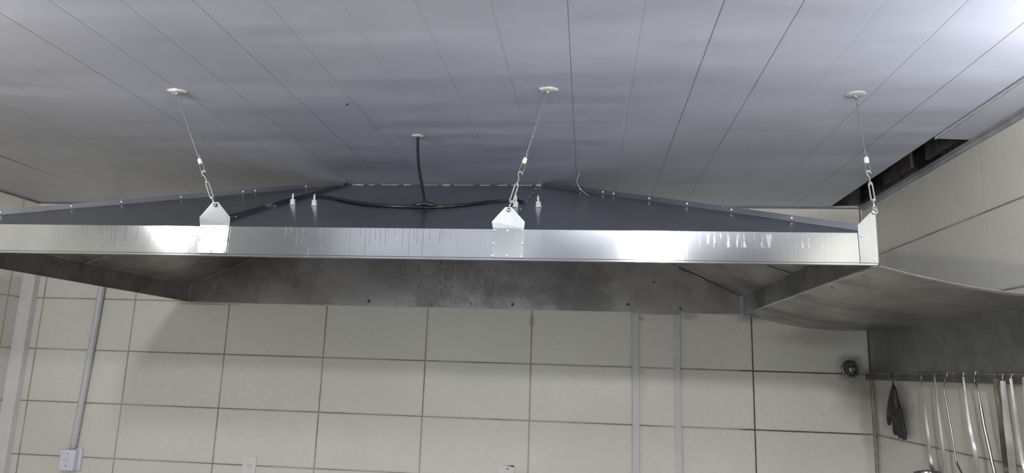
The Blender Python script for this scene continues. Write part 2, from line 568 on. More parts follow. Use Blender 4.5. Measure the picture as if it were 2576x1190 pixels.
# mouldings under the ceiling
bm = B()
box(bm, XR - 0.026, XR - 0.0005, YF + 0.01, YB - 0.026, CZ - 0.004, CZ - 0.001)
box(bm, XR - 0.006, XR - 0.0005, YF + 0.01, YB - 0.026, CZ - 0.022, CZ - 0.0045)
struct('trim_1', bm, plain('right_moulding', (0.33, 0.33, 0.35), 0.45, 0, 0.25, 5), 'grey angle moulding along the top of the right wall', 'moulding')
bm = B()
box(bm, XL + 0.001, XR - 0.001, YB - 0.008, YB - 0.0005, CZ - 0.007, CZ - 0.0005)
struct('trim_2', bm, M['moulding'], 'moulding coloured dark for the shadow gap along the top of the back wall', 'moulding')
bm = B()
box(bm, XL + 0.0005, XL + 0.010, YF + 0.01, YB - 0.013, CZ - 0.010, CZ - 0.0005)
struct('trim_3', bm, M['moulding'], 'thin moulding coloured dark for the shadow gap along the top of the left wall', 'moulding')

# pillar with its corner beads
PY = YB - 0.012
bm = box(B(), 0.262, 0.506, PY, YB - 0.0003, 0.0, CZ - 0.014)
struct('wall_pillar', bm, M['tile_pillar'], 'narrow tiled pillar face between two pale vertical trims', 'pillar')
bm = box(B(), 0.252, 0.2885, PY - 0.007, PY - 0.0004, 0.0, HB - 0.018, 0.0012)
o = struct('trim_4', bm, M['trim'], 'pale vertical trim on the left edge of the pillar', 'trim')
bm = box(B(), 0.4775, 0.512, PY - 0.007, PY - 0.0004, 0.0, HB - 0.018, 0.0012)
o = struct('trim_5', bm, M['trim'], 'pale vertical trim on the right edge of the pillar', 'trim')
bm = box(B(), XL + 0.0005, -3.382, YB - 0.042, YB - 0.0004, 0.0, CZ - 0.15, 0.003)
struct('trim_6', bm, M['corner'], 'pale boxed strip standing in the left rear corner', 'trim')
bm = B()
tube(bm, [(XR - 0.006, YB - 0.006, 0.0), (XR - 0.007, YB - 0.007, 0.9), (XR - 0.006, YB - 0.006, 1.598)], 0.009, 6)
struct('trim_7', bm, M['seal'], 'grimy grout bead in the right rear corner', 'trim')

# ------------------------------------------------------------------ the extractor hood
hood = thing('extractor_hood', 'large sheet steel extractor hood hung on cables below the white ceiling', 'extractor hood', ((HL + HR) / 2, HY, HB))
T = 0.0012
bm = B()
# fascia: folded strip with a rolled lower lip
nseg = 60
prof = [(0, HT), (0, HB + 0.004), (-0.003, HB + 0.0015), (-0.003, HB - 0.0035), (0.001, HB - 0.0055), (0.014, HB - 0.004), (0.014, HB - 0.001), (T, HB + 0.002), (T, HT - T), (0.010, HT - T), (0.010, HT)]
rows = []
for i in range(nseg + 1):
    x = HL + (HR - HL) * i / nseg
    wv = 0.0007 * math.sin(x * 5.3) + 0.0004 * math.sin(x * 13.1 + 1)
    sg = 0.002 * math.sin(math.pi * i / nseg) * 0.8
    rows.append([bm.verts.new((x, HY + a + wv * (0.3 if z > HT - 0.01 else 1), z - (sg if z < HB + 0.01 else 0))) for a, z in prof])
for i in range(nseg):
    for k in range(len(prof)):
        k2 = (k + 1) % len(prof)
        bm.faces.new((rows[i][k], rows[i][k2], rows[i + 1][k2], rows[i + 1][k]))
bm.faces.new(rows[0])
bm.faces.new(rows[-1][::-1])
smooth_angle(link('front_fascia', bm, M['steel_out'], hood), 30)
YE = YB - 0.014
for nm, x, s in (('side_fascia', HL, 1), ('side_fascia', HR, -1)):
    bm = B()
    plate(bm, [(x, HY + 0.002, HB - 0.003), (x, YE, HB - 0.003), (x, YE, HT), (x, HY + 0.002, HT)], (T * s, 0, 0))
    box(bm, min(x, x + 0.014 * s), max(x, x + 0.014 * s), HY + 0.016, YE, HB - 0.006, HB - 0.003)
    link(nm, bm, M['steel_side'], hood)
# back panel in three sheets, flat against the wall, the middle one passing over the pillar
for (xa, xb, y, nm) in ((HL + 0.002, 0.249, YB - 0.0125, 'back_panel'), (0.2485, 0.509, YB - 0.0135 - 0.008, 'back_panel'), (0.508, HR - 0.002, YB - 0.0125, 'back_panel')):
    def topz(x):
        if x < C1:
            return HT + (x - HL) / (C1 - HL) * (CZ - HT)
        if x > C2:
            return HT + (HR - x) / (HR - C2) * (CZ - HT)
        return CZ
    xs = sorted([xa, xb] + [q for q in (C1, C2) if xa < q < xb])
    zb_ = HB - 0.006 - (0.012 if nm and 0.24 < xa < 0.5 else 0)
    pts = [(xa, y, zb_), (xb, y, zb_)] + [(x, y, topz(x) - 0.003) for x in reversed(xs)]
    bm = B()
    plate(bm, pts, (0, T, 0))
    link(nm, bm, M['steel_in'], hood)
# lips and caulk at the foot of the back panel
bm = B()
box(bm, HL + 0.002, 0.247, YB - 0.022, YB - 0.0005, HB - 0.010, HB - 0.0065, 0.001)
box(bm, 0.510, HR - 0.002, YB - 0.022, YB - 0.0005, HB - 0.010, HB - 0.0065, 0.001)
link('back_lip', bm, M['zinc'], hood)
for (xa, xb) in ((-1.52, -1.36), (-1.27, -1.04), (-1.0, -0.76), (-0.72, -0.58), (-0.38, -0.28), (-0.2, -0.12), (0.62, 0.70)):
    bm = B()
    n = 6
    tube(bm, [(xa + (xb - xa) * i / n, YB - 0.023, HB - 0.0080 + 0.0012 * random.random()) for i in range(n + 1)], [0.0012 + 0.0010 * random.random() for _ in range(n + 1)], 6)
    link('caulk_bead', bm, M['caulk'], hood)

# sloping faces
F0, F1 = HY + 0.002, CY
CT = CZ - 0.002


def slope_front(x0b, x1b, x0t, x1t):
    bm = B()
    plate(bm, [(x0b, F0, HT), (x1b, F0, HT), (x1t, F1, CT), (x0t, F1, CT)] if abs(x0t - x1t) > 1e-6 else [(x0b, F0, HT), (x1b, F0, HT), (x1t, F1, CT)], (0, 0.0006, -0.0012))
    return bm


link('front_slope_sheet', slope_front(C1 + 0.001, C2 - 0.001, C1 + 0.001, C2 - 0.001), M['steel_top'], hood)
link('front_slope_sheet', slope_front(HL, C1, C1, C1), M['steel_top'], hood)
link('front_slope_sheet', slope_front(C2, HR, C2, C2), M['steel_top'], hood)
for xb, xt, s in ((HL, C1, 1), (HR, C2, -1)):
    bm = B()
    plate(bm, [(xb, F0, HT - 0.001), (xb, YE, HT - 0.001), (xt, YE, CT), (xt, F1, CT)], (0.0006 * s, 0, -0.0012))
    link('side_slope_sheet', bm, M['steel_side'], hood)


def along(A, Bv, t):
    return V(A) + (V(Bv) - V(A)) * t


def rivet_bm(p, n, rad=0.0042):
    n = V(n).normalized()
    bm = B()
    lathe(bm, [(rad, 0), (rad, rad * 0.25), (rad * 0.55, rad * 0.75), (rad * 0.5, rad * 0.55), (0.00001, rad * 0.5)], p, n, 10)
    return bm


# hip flanges: folded strips standing along both hips
nf = V((0, HT - CT, F1 - F0)).normalized()      # outward normal of the front slope
for (xb, xt, s, ts) in ((HL, C1, -1, (0.154, 0.284, 0.386, 0.52, 0.678, 0.711, 0.86)), (HR, C2, 1, (0.163, 0.304, 0.426, 0.545, 0.672, 0.714, 0.808))):
    A, Bp = V((xb, F0, HT)), V((xt, F1, CT - 0.001))
    d = (Bp - A).normalized()
    outw = V((s * 0.35, 0, 1)).normalized()
    h = 0.021
    n = 24
    lo, hi = [], []
    bm = B()
    pts = []
    for i in range(n + 1):
        t = i / n
        hh = h * min(1.0, (1 - t) * 6 + 0.12)
        P = along(A, Bp, t * 0.992)
        if P.z + hh * outw.z > CT - 0.0005:
            hh = max(0.001, (CT - 0.0005 - P.z) / outw.z)
        pts.append((P + V((0, -0.002, 0)), P + outw * hh + V((0, -0.004, 0)), P + outw * hh + V((0, 0.0, 0)), P + V((0, 0.002, 0))))
    vs = [[bm.verts.new(q) for q in row] for row in pts]
    for i in range(n):
        for k in range(4):
            bm.faces.new((vs[i][k], vs[i][(k + 1) % 4], vs[i + 1][(k + 1) % 4], vs[i + 1][k]))
    bm.faces.new(vs[0])
    bm.faces.new(vs[-1][::-1])
    link('hip_flange', bm, M['steel_flange'], hood)
    for t in ts:
        P = along(A, Bp, t) + outw * min(0.011, h * 0.55 * min(1.0, (1 - t) * 6 + 0.12)) + V((0, -0.0035, 0))
        link('rivet', rivet_bm(P, (0, -1, 0.05)), M['rivet'], hood, True)
# lapped seams running down the front slope
A, Bp = V((C1, F0, HT)), V((C1, F1, CT - 0.002))
bm = B()
off = nf * 0.010
plate(bm, [A + V((-0.006, 0, 0)), A + V((0.010, 0, 0)), Bp + V((0.010, 0, 0)), Bp + V((-0.006, 0, 0))], nf * 0.004)
plate(bm, [A + V((-0.006, 0, 0)), A + V((-0.003, 0, 0)), Bp + V((-0.003, -0.02, -0.008)), Bp + V((-0.006, -0.02, -0.008))], nf * 0.016)
link('seam_strip', bm, M['steel_top'], hood)
for t in (0.14, 0.36, 0.5, 0.66, 0.82, 0.93):
    link('rivet', rivet_bm(along(A, Bp, t) + V((0.003, 0, 0)) + nf * 0.004, nf, 0.004), M['rivet'], hood, True)
A, Bp = V((C2, F0, HT)), V((C2, F1, CT - 0.002))
bm = B()
plate(bm, [A + V((-0.010, 0, 0)), A + V((0.006, 0, 0)), Bp + V((0.006, 0, 0)), Bp + V((-0.010, 0, 0))], nf * 0.0025)
link('seam_strip', bm, M['steel_top'], hood)
for t in (0.15, 0.33, 0.5, 0.62, 0.74, 0.86, 0.96):
    link('rivet', rivet_bm(along(A, Bp, t) + nf * 0.0025, nf, 0.004), M['rivet'], hood, True)
# broken caulk bead where the hood meets the ceiling boards
for (xa, xb, rr) in ((-1.25, -1.19, 0.0035), (-1.165, -1.13, 0.0018), (-1.09, -1.0, 0.0015), (-0.97, -0.93, 0.002), (-0.88, -0.79, 0.0013), (-0.765, -0.72, 0.0028), (-0.70, -0.60, 0.0016), (-0.56, -0.51, 0.002), (-0.47, -0.42, 0.0025), (-0.40, -0.29, 0.0022), (-0.27, -0.235, 0.005)):
    bm = B()
    n = 7
    tube(bm, [(xa + (xb - xa) * i / n, F1 - 0.012 - 0.003 * random.random(), CT - 0.005) for i in range(n + 1)], [max(0.0006, rr * (0.5 + random.random() * 0.6)) for _ in range(n + 1)], 6)
    link('caulk_bead', bm, M['caulk'], hood, True)

# cable brackets, each a folded sheet plate with rivets
def bracket(x0, x1, zb, zs, zt, rivs):
    bm = B()
    xc = (x0 + x1) / 2
    ta = 0.010
    y = HY - 0.0045
    zf = HT + 0.003
    low = [(x0 - 0.0, y, zb), (x1, y, zb), (x1 + 0.002, y, zf), (x0 - 0.002 + 0.002, y, zf)]
    plate(bm, low, (0, 0.0015, 0))
    up = [(x0, y, zf), (x1 + 0.002, y, zf), (x1 + 0.004, y - 0.004, zs), (xc + ta, y - 0.010, zt), (xc - ta, y - 0.010, zt), (x0 - 0.003, y - 0.004, zs)]
    # subdivided upper tongue, slightly buckled
    bmesh_up = B()
    plate(bmesh_up, up, (0, 0.0015, 0))
    merge(bm, bmesh_up)
    o = link('cable_bracket', bm, M['steel_brk'], hood)
    for rx, rz in rivs:
        link('rivet', rivet_bm((rx, y, rz), (0, -1, 0), 0.0045), M['rivet'], o, True)
    # eyelet
    bm = B()
    for k in range(16):
        pass
    ring = [(xc + 0.0048 * math.cos(a), y - 0.0105, zt - 0.010 + 0.0048 * math.sin(a)) for a in [2 * math.pi * k / 16 for k in range(17)]]
    tube(bm, ring, 0.0014, 6, False)
    link('eyelet', bm, M['screw_dark'], o, True)
    return V((xc, y - 0.010, zt - 0.012))


def brivs(x0, x1):
    xc = (x0 + x1) / 2
    return [(x0 + 0.005, HT - 0.003), (xc - 0.002, HT - 0.004), (x1 - 0.004, HT - 0.001), (x0 + 0.003, HT - 0.045), (x1 - 0.002, HT - 0.044), (x0 + 0.002, HB + 0.010), (xc - 0.002, HB + 0.009), (x1 - 0.006, HB + 0.008)]


E1 = bracket(-1.284, -1.183, HB + 0.003, 2.063, 2.113, brivs(-1.284, -1.183))
E2 = bracket(-0.3005, -0.2025, HB + 0.002, 2.057, 2.103, brivs(-0.3005, -0.2025))
# third bracket wraps the right front corner: half on the front, half on the side
bm = B()
y = HY - 0.0045
plate(bm, [(0.808, y, HB + 0.003), (HR + 0.003, y, HB + 0.003), (HR + 0.003, y, 2.104), (HR - 0.004, y, 2.104), (0.806, y, 2.057)], (0, 0.0015, 0))
xs_ = HR + 0.0035
plate(bm, [(xs_, y, HB + 0.003), (xs_, HY + 0.05, HB + 0.003), (xs_, HY + 0.05, 2.057), (xs_, y + 0.008, 2.104), (xs_, y, 2.104)], (-0.0015, 0, 0))
cb = link('cable_bracket', bm, M['steel_brk'], hood)
for rx, rz in ((0.815, 2.026), (0.848, HB + 0.014)):
    link('rivet', rivet_bm((rx, y, rz), (0, -1, 0), 0.004), M['rivet'], cb, True)
bm = B()
E3 = V((HR, HY - 0.006, 2.100))
ring = [E3 + V((0.0075 * math.cos(a), 0.002 * math.sin(a), 0.0075 * math.sin(a))) for a in [2 * math.pi * k / 18 for k in range(19)]]
tube(bm, ring, 0.0018, 6, False)
link('shackle', bm, M['zinc'], cb, True)

# white nylon bolts with ribbed nuts on the slope
for (x, y, z, tilt) in ((-1.221, 2.690, 2.241, 0.0), (-1.117, 2.664, 2.233, 0.0), (-0.286, 2.657, 2.231, 0.05), (-0.195, 2.661, 2.232, -0.06)):
    ax = V((tilt, -0.10, 1)).normalized()
    p0 = V((x, y, HT + (y - F0) / (F1 - F0) * (CT - HT) - 0.003))
    bm = B()
    lathe(bm, [(0.0042, 0.0), (0.0042, 0.040), (0.0036, 0.044), (0.0016, 0.049), (0.0005, 0.0505)], p0, ax, 12)
    o = link('nylon_bolt', bm, M['nylon'], hood, True)
    bm = B()
    lathe(bm, [(0.0135, 0.0), (0.0135, 0.002), (0.0092, 0.003), (0.0085, 0.022), (0.007, 0.024)], p0 + ax * 0.001, ax, 20)
    for k in range(8):
        a = 2 * math.pi * k / 8
        c = p0 + V((0.0086 * math.cos(a), 0.0086 * math.sin(a), 0))
        tube(bm, [c + ax * 0.003, c + ax * 0.0215], 0.0017, 6)
    smooth_angle(link('ribbed_nut', bm, M['nylon'], o), 40)

# seams and joints inside the hood
bm = B()
box(bm, HL + T, HL + T + 0.003, 3.026, 3.042, HB, HT - 0.001)
link('joint_strip', bm, M['steel_side'], hood)
bm = B()
box(bm, HR - T - 0.003, HR - T, 3.004, 3.018, HB, HT - 0.001)
link('joint_strip', bm, M['steel_side'], hood)
SEAM_B, SEAM_A, SEAM_C = ((-2.343, 2.918, 2.053), (-2.29, 3.057, 2.077), (0.762, 3.055, 2.077))
for a, b in (((HL + 0.004, 3.034, HT), SEAM_B), ((HL + 0.004, 3.034, HT), SEAM_A), ((HR - 0.004, 3.01, HT), SEAM_C)):
    bm = B()
    tube(bm, [V(a) + V((0, 0, -0.004)), V(b) + V((0, 0, -0.004))], 0.003, 6)
    link('joint_strip', bm, M['steel_side'], hood)
for x, s in ((HL, 1), (HR, -1)):          # crease line and the folded corner strips
    bm = B()
    tube(bm, [(x + s * 0.003, HY + 0.02, HT), (x + s * 0.003, YE, HT)], 0.002, 6)
    link('crease_bead', bm, M['steel_side'], hood)
    bm = B()
    box(bm, min(x + s * 0.002, x + s * 0.020), max(x + s * 0.002, x + s * 0.020), YB - 0.0175, YB - 0.0135, HB - 0.002, HT + 0.004)
    box(bm, min(x + s * 0.002, x + s * 0.0035), max(x + s * 0.002, x + s * 0.0035), YB - 0.035, YB - 0.0135, HB - 0.002, HT + 0.004)
    for k in range(5):
        zz = HB + 0.012 + k * 0.018
        lathe(bm, [(0.003, 0), (0.002, 0.002), (0.0003, 0.003)], (x + s * 0.012, YB - 0.0175, zz), (0, -1, 0), 8)
    link('corner_strip', bm, M['steel_side'], hood)
bm = B()
box(bm, -0.768, -0.764, YB - 0.0140, YB - 0.0126, HB, 2.4)
link('joint_strip', bm, M['steel_side'], hood)
# side hips inside, with a bright gap on the right one
bm = B()
tube(bm, [(HR - 0.01, YB - 0.018, HT + 0.002), (0.36, YB - 0.018, topz(0.36) - 0.006)], 0.004, 6)
link('hip_bead', bm, M['screw_dark'], hood)
bm = B()
tube(bm, [(0.552, YB - 0.024, topz(0.552) - 0.009), (0.60, YB - 0.024, topz(0.60) - 0.010), (0.648, YB - 0.024, topz(0.648) - 0.010)], [0.001, 0.0034, 0.003], 8)
link('caulk_bead', bm, M['plastic'], hood, True)
bm = B()
tube(bm, [(HL + 0.01, YB - 0.016, HT + 0.002), (-1.8, YB - 0.016, topz(-1.8) - 0.006)], 0.002, 6)
link('hip_bead', bm, M['steel_side'], hood)
# fixing screws and punched holes in the back panel
for (x, z, rr) in ((-1.267, 1.962, 0.008), (-0.423, 1.960, 0.0065), (0.228, 1.975, 0.008), (0.371, 2.103, 0.006), (0.518, 1.958, 0.006), (-2.17, 2.135, 0.007), (-2.02, 2.198, 0.007)):
    yy = YB - 0.0125 - (0.009 if 0.25 < x < 0.5 else 0)
    bm = B()
    lathe(bm, [(rr * 1.5, 0.0), (rr * 1.35, 0.0012), (rr, 0.0016), (rr * 0.9, 0.0006)], (x, yy, z), (0, -1, 0), 16)
    o = link('fixing_hole', bm, M['steel_in'], hood, True)
    bm = B()
    lathe(bm, [(rr * 0.85, 0.0), (rr * 0.8, 0.002), (0.0002, 0.0035)], (x, yy - 0.001, z), (0, -1, 0), 12)
    link('screw', bm, M['screw_dark'], o, True)
# top collar closing against the ceiling boards
bm = B()
box(bm, C1 + 0.004, C2 - 0.004, F1 + 0.006, YE - 0.004, CZ - 0.010, CZ - 0.0025)
link('top_collar', bm, M['steel_in'], hood)

# ------------------------------------------------------------------ suspension cables
def cable_rig(anchor, top, label, washer_kind, grp):
    A, Tp = V(anchor), V(top)
    root = thing('suspension_cable', label, 'cable', (top[0], top[1], CZ), grp)
    d = (Tp - A).normalized()
    L = (Tp - A).length
    side = d.cross(V((0, 1, 0))).normalized()
    pt = lambda s, o=0: A + d * s + side * o
    # eye screw and turnbuckle
    s0 = 0.030
    bm = B()
    ring = [pt(0.004) + side * 0.0055 * math.cos(a) + d * 0.0055 * math.sin(a) + V((0, -0.003, 0)) for a in [2 * math.pi * k / 14 for k in range(15)]]
    tube(bm, ring, 0.0016, 6, False)
    tube(bm, [pt(0.010), pt(s0 + 0.006)], 0.0022, 8)
    link('eye_screw', bm, M['zinc'], root, True)
    s1 = s0 + 0.068
    bm = B()
    for sd in (-1, 1):
        tube(bm, [pt(s0, sd * 0.003), pt(s0 + 0.006, sd * 0.0055), pt(s1 - 0.006, sd * 0.0055), pt(s1, sd * 0.003)], 0.0024, 8)
    lathe(bm, [(0.004, 0), (0.0065, 0.002), (0.0065, 0.007), (0.004, 0.009)], pt(s0 - 0.003), d, 10)
    lathe(bm, [(0.004, 0), (0.0065, 0.002), (0.0065, 0.007), (0.004, 0.009)], pt(s1 - 0.006), d, 10)
    smooth_angle(link('turnbuckle', bm, M['zinc'], root), 40)
    # hook
    s2 = s1 + 0.040
    bm = B()
    hk = [pt(s1 - 0.004), pt(s1 + 0.022), pt(s1 + 0.030, 0.003), pt(s1 + 0.040, 0.007), pt(s1 + 0.048, 0.003), pt(s1 + 0.047, -0.005), pt(s1 + 0.038, -0.007)]
    tube(bm, curve_pts(hk, 4), 0.002, 8)
    link('hook', bm, M['zinc'], root, True)
    # loop and sleeve
    s3 = s1 + 0.042
    s4 = s3 + 0.040
    bm = B()
    lp = [pt(s4, 0.002), pt(s4 - 0.012, 0.006), pt(s3 + 0.010, 0.007), pt(s3, 0.0), pt(s3 + 0.010, -0.007), pt(s4 - 0.012, -0.006), pt(s4, -0.002)]
    tube(bm, curve_pts(lp, 4), 0.0014, 6)
    tube(bm, [pt(s4 + 0.018, -0.002), pt(s4 + 0.034, -0.005), pt(s4 + 0.045, -0.0075)], 0.0011, 6)
    link('cable_loop', bm, M['wire'], root, True)
    bm = B()
    lathe(bm, [(0.0055, 0), (0.0072, 0.002), (0.0070, 0.011), (0.0074, 0.018), (0.0055, 0.021)], pt(s4 - 0.002), d, 10)
    link('cable_sleeve', bm, M['tape'], root, True)
    # the wire rope with two twisted strands
    bm = B()
    n = 90
    for ph in (0, math.pi):
        pts = []
        for i in range(n + 1):
            s = s4 + (L - 0.002 - s4) * i / n
            a = ph + i * 0.9
            pts.append(A + d * s + side * 0.0011 * math.cos(a) + d.cross(side) * 0.0011 * math.sin(a))
        tube(bm, pts, 0.0015, 5)
    if washer_kind == 'crumpled':
        lathe(bm, [(0.001, 0), (0.0035, 0.004), (0.003, 0.009), (0.001, 0.013)], pt(L * 0.66), d, 8)
    link('wire_rope', bm, M['wire'], root, True)
    bm = B()
    c = V((top[0], top[1], CZ))
    if washer_kind == 'smooth':
        lathe(bm, [(0.001, -0.004), (0.022, -0.0042), (0.030, -0.0025), (0.033, -0.0006)], c, (0, 0, 1), 28)
    else:
        rings = []
        for (rr, h) in ((0.002, -0.006), (0.014, -0.007), (0.024, -0.005), (0.031, -0.001)):
            rings.append([bm.verts.new(c + V(((rr * (1 + 0.22 * math.sin(3 * a + rr * 90 + top[0] * 5))) * math.cos(a) * 1.05, rr * (1 + 0.15 * math.cos(2 * a + 1)) * math.sin(a), min(-0.0004, h * (0.7 + 0.6 * random.random()))))) for a in [2 * math.pi * k / 16 for k in range(16)]])
        for i in range(3):
            for k in range(16):
                bm.faces.new((rings[i][k], rings[i][(k + 1) % 16], rings[i + 1][(k + 1) % 16], rings[i + 1][k]))
        bm.faces.new(rings[0][::-1])
        bm.faces.new(rings[-1])
    o = link('ceiling_plate', bm, M['caulk'] if washer_kind != 'smooth' else M['nylon'], root, True)
    bm = B()
    lathe(bm, [(0.004, -0.014), (0.005, -0.006), (0.005, -0.003)], c, (0, 0, 1), 10)
    link('anchor_nut', bm, M['zinc'], o, True)
    return root


cable_rig(E1 + V((0, -0.002, 0)), (-1.478, 2.212, CZ - 0.001), 'leftmost steel cable and turnbuckle holding up the long hood', 'torn', 'hood suspension cables')
cable_rig(E2 + V((0, -0.002, 0)), (-0.142, 2.237, CZ - 0.001), 'middle steel cable and turnbuckle with a crumpled ceiling plate', 'crumpled', 'hood suspension cables')
cable_rig(E3 + V((0, 0, 0.006)), (0.890, 2.307, CZ - 0.001), 'rightmost steel cable and turnbuckle at the right corner of the hood', 'smooth', 'hood suspension cables')

# ------------------------------------------------------------------ black electric cable
pc = thing('power_cable', 'black electric cable dropping from the ceiling and branching over the hood', 'cable', (-0.711, 2.706, CZ))


def on_slope(x, y, lift=0.006):
    return V((x, y, HT + (y - F0) / (F1 - F0) * (CT - HT))) + nf * lift


J = on_slope(-0.643, 2.617, 0.012)
bm = B()
tube(bm, curve_pts([(-0.711, 2.706, CZ - 0.002), (-0.706, 2.700, CZ - 0.06), (-0.694, 2.685, CZ - 0.14), (-0.672, 2.665, CZ - 0.22), (-0.652, 2.640, CZ - 0.285), tuple(J)], 5), 0.0058, 10)
link('drop_cable', bm, M['cable'], pc, True)
bm = B()
L1 = [(-0.643, 2.617), (-0.72, 2.622), (-0.80, 2.640), (-0.90, 2.690), (-1.0, 2.765), (-1.10, 2.855), (-1.185, 2.925), (-1.245, 2.955)]
tube(bm, curve_pts([on_slope(a, b, 0.006) for a, b in L1], 5), 0.0048, 8)
tube(bm, curve_pts([on_slope(a, b - 0.016, 0.005) for a, b in L1[:5]] + [on_slope(-1.10, 2.848, 0.005)], 5), 0.0042, 8)
link('branch_cable', bm, M['cable'], pc, True)
bm = B()
L2 = [(-0.643, 2.617), (-0.56, 2.622), (-0.46, 2.70), (-0.40, 2.765), (-0.34, 2.80), (-0.295, 2.79), (-0.270, 2.735), (-0.262, 2.68)]
L2 = [(-0.643, 2.617), (-0.57, 2.628), (-0.50, 2.68), (-0.43, 2.755), (-0.37, 2.81), (-0.315, 2.825), (-0.284, 2.805), (-0.264, 2.76)]
tube(bm, curve_pts([on_slope(a, b, 0.006) for a, b in L2], 5), 0.0050, 8)
tube(bm, curve_pts([on_slope(a, b - 0.016, 0.004) for a, b in L2[:4]], 5), 0.0036, 8)
link('branch_cable', bm, M['cable'], pc, True)
bm = B()
tube(bm, [J + V((-0.045, 0, -0.003)), J + V((-0.02, -0.002, 0)), J + V((0.0, -0.003, 0.006)), J + V((0.022, -0.002, 0)), J + V((0.05, 0, -0.003))], [0.006, 0.0095, 0.0115, 0.009, 0.006], 10)
link('taped_joint', bm, M['cable'], pc, True)
bm = B()
lathe(bm, [(0.006, -0.006), (0.020, -0.0055), (0.0245, -0.003), (0.025, -0.0005)], (-0.711, 2.706, CZ), (0, 0, 1), 24)
link('ceiling_rosette', bm, M['nylon'], pc, True)

# small dark mark on the boards
bm = B()
lathe(bm, [(0.0005, -0.012), (0.0022, -0.006), (0.0026, 0.004), (0.0006, 0.012)], (-0.892, 2.348, CZ - 0.0015), (0.55, -0.83, 0), 8)
tag(link('ceiling_nail', bm, M['hole'], None, True), 'tiny dark sliver stuck to the ceiling between two boards', 'nail')
# fallen hair-thin plastic strip hanging above the right slope
bm = B()
P0 = on_slope(-0.02, 2.93, 0.02)
tube(bm, curve_pts([P0 + V((0.02, 0.02, 0.0)), P0 + V((-0.01, 0.01, 0.02)), P0 + V((-0.03, 0.02, 0.06)), P0 + V((-0.02, 0.03, 0.10))], 6), 0.0008, 5)
tag(link('loose_thread', bm, M['tape'], None, True), 'pale curled thread hanging beside the right slope of the hood', 'thread')

# ------------------------------------------------------------------ curved sheet linking hood and right wall
sh = thing('splash_sheet', 'dull curved steel sheet bridging the hood and the right wall', 'metal sheet', (1.2, 3.0, 1.87))
prof = [(HR + 0.005, 1.934), (0.90, 1.925), (0.958, 1.909), (1.05, 1.888), (1.152, 1.870), (1.255, 1.860), (1.36, 1.856), (1.44, 1.857), (1.504, 1.860)]
pp = curve_pts([(a, 0, b) for a, b in prof], 4)
bm = B()
ny = 24
ya, yb = HY - 0.002, YB - 0.004
for lay in (0, 1):
    pass
g0, g1 = [], []
for j in range(ny + 1):
    yy = ya + (yb - ya) * j / ny
    wav = 0.0025 * math.sin(yy * 7.0)
    g0.append([bm.verts.new((q.x, yy, q.z + wav * math.sin((q.x - HR) / 0.65 * math.pi))) for q in pp])
    g1.append([bm.verts.new((q.x, yy, q.z + 0.0006 + wav * math.sin((q.x - HR) / 0.65 * math.pi))) for q in pp])
for g in (g0, g1):
    for j in range(ny):
        for i in range(len(pp) - 1):
            bm.faces.new((g[j][i], g[j][i + 1], g[j + 1][i + 1], g[j + 1][i]))
for j in range(ny):
    for i in (0, len(pp) - 1):
        bm.faces.new((g0[j][i], g0[j + 1][i], g1[j + 1][i], g1[j][i]))
for i in range(len(pp) - 1):
    for j in (0, ny):
        bm.faces.new((g0[j][i], g0[j][i + 1], g1[j][i + 1], g1[j][i]))
link('curved_sheet', bm, M['steel_side'], sh, True)
bm = B()
box(bm, XR - 0.008, XR - 0.0065, HY - 0.4, YB - 0.004, 1.640, 1.8600)
box(bm, XR - 0.009, XR - 0.0065, HY - 0.4, YB - 0.004, 1.856, 1.862)
link('wall_sheet', bm, M['steel_dark'], sh)
for (yy, dx) in ((2.30, 0.015), (2.60, 0.018), (3.05, 0.014), (3.45, 0.02)):
    bm = B()
    lathe(bm, [(0.0035, 0.0), (0.0028, 0.002), (0.0003, 0.003)], (HR + 0.005 + dx, yy, 1.9275), (0, 0, -1), 8)
    link('screw', bm, M['screw_dark'], sh)


rail = thing('utensil_rail', 'dark flat metal rail on the right wall holding the utensils', 'rail', (1.48, 3.2, 1.617))
bm = B()
box(bm, 1.479, 1.483, HY - 0.2, YB - 0.006, 1.602, 1.634, 0.0008)
link('flat_bar', bm, plain('sooty_bar', (0.15, 0.148, 0.145), 0.5, 0.7, 0.25, 14), rail)
for yy in (3.86, 3.40, 2.95, 2.45, 2.05):
    bm = B()
    box(bm, 1.4832, XR - 0.0005, yy - 0.010, yy + 0.010, 1.612, 1.626, 0.001)
    link('standoff', bm, M['screw_dark'], rail)

# ------------------------------------------------------------------ utensils on the rail
XU = 1.471
WD = (0.7, -0.7, 0)


def conv(pts, k):
    """first k points are the hook: it curls over the bar towards the wall"""
    yref = pts[k][0]
    out = []
    for i, (yy, zz) in enumerate(pts):
        if i < k:
            out.append((XU + 0.45 * (yref - yy), yref, zz + 0.002))
        else:
            out.append((XU, yy, zz))
    return out


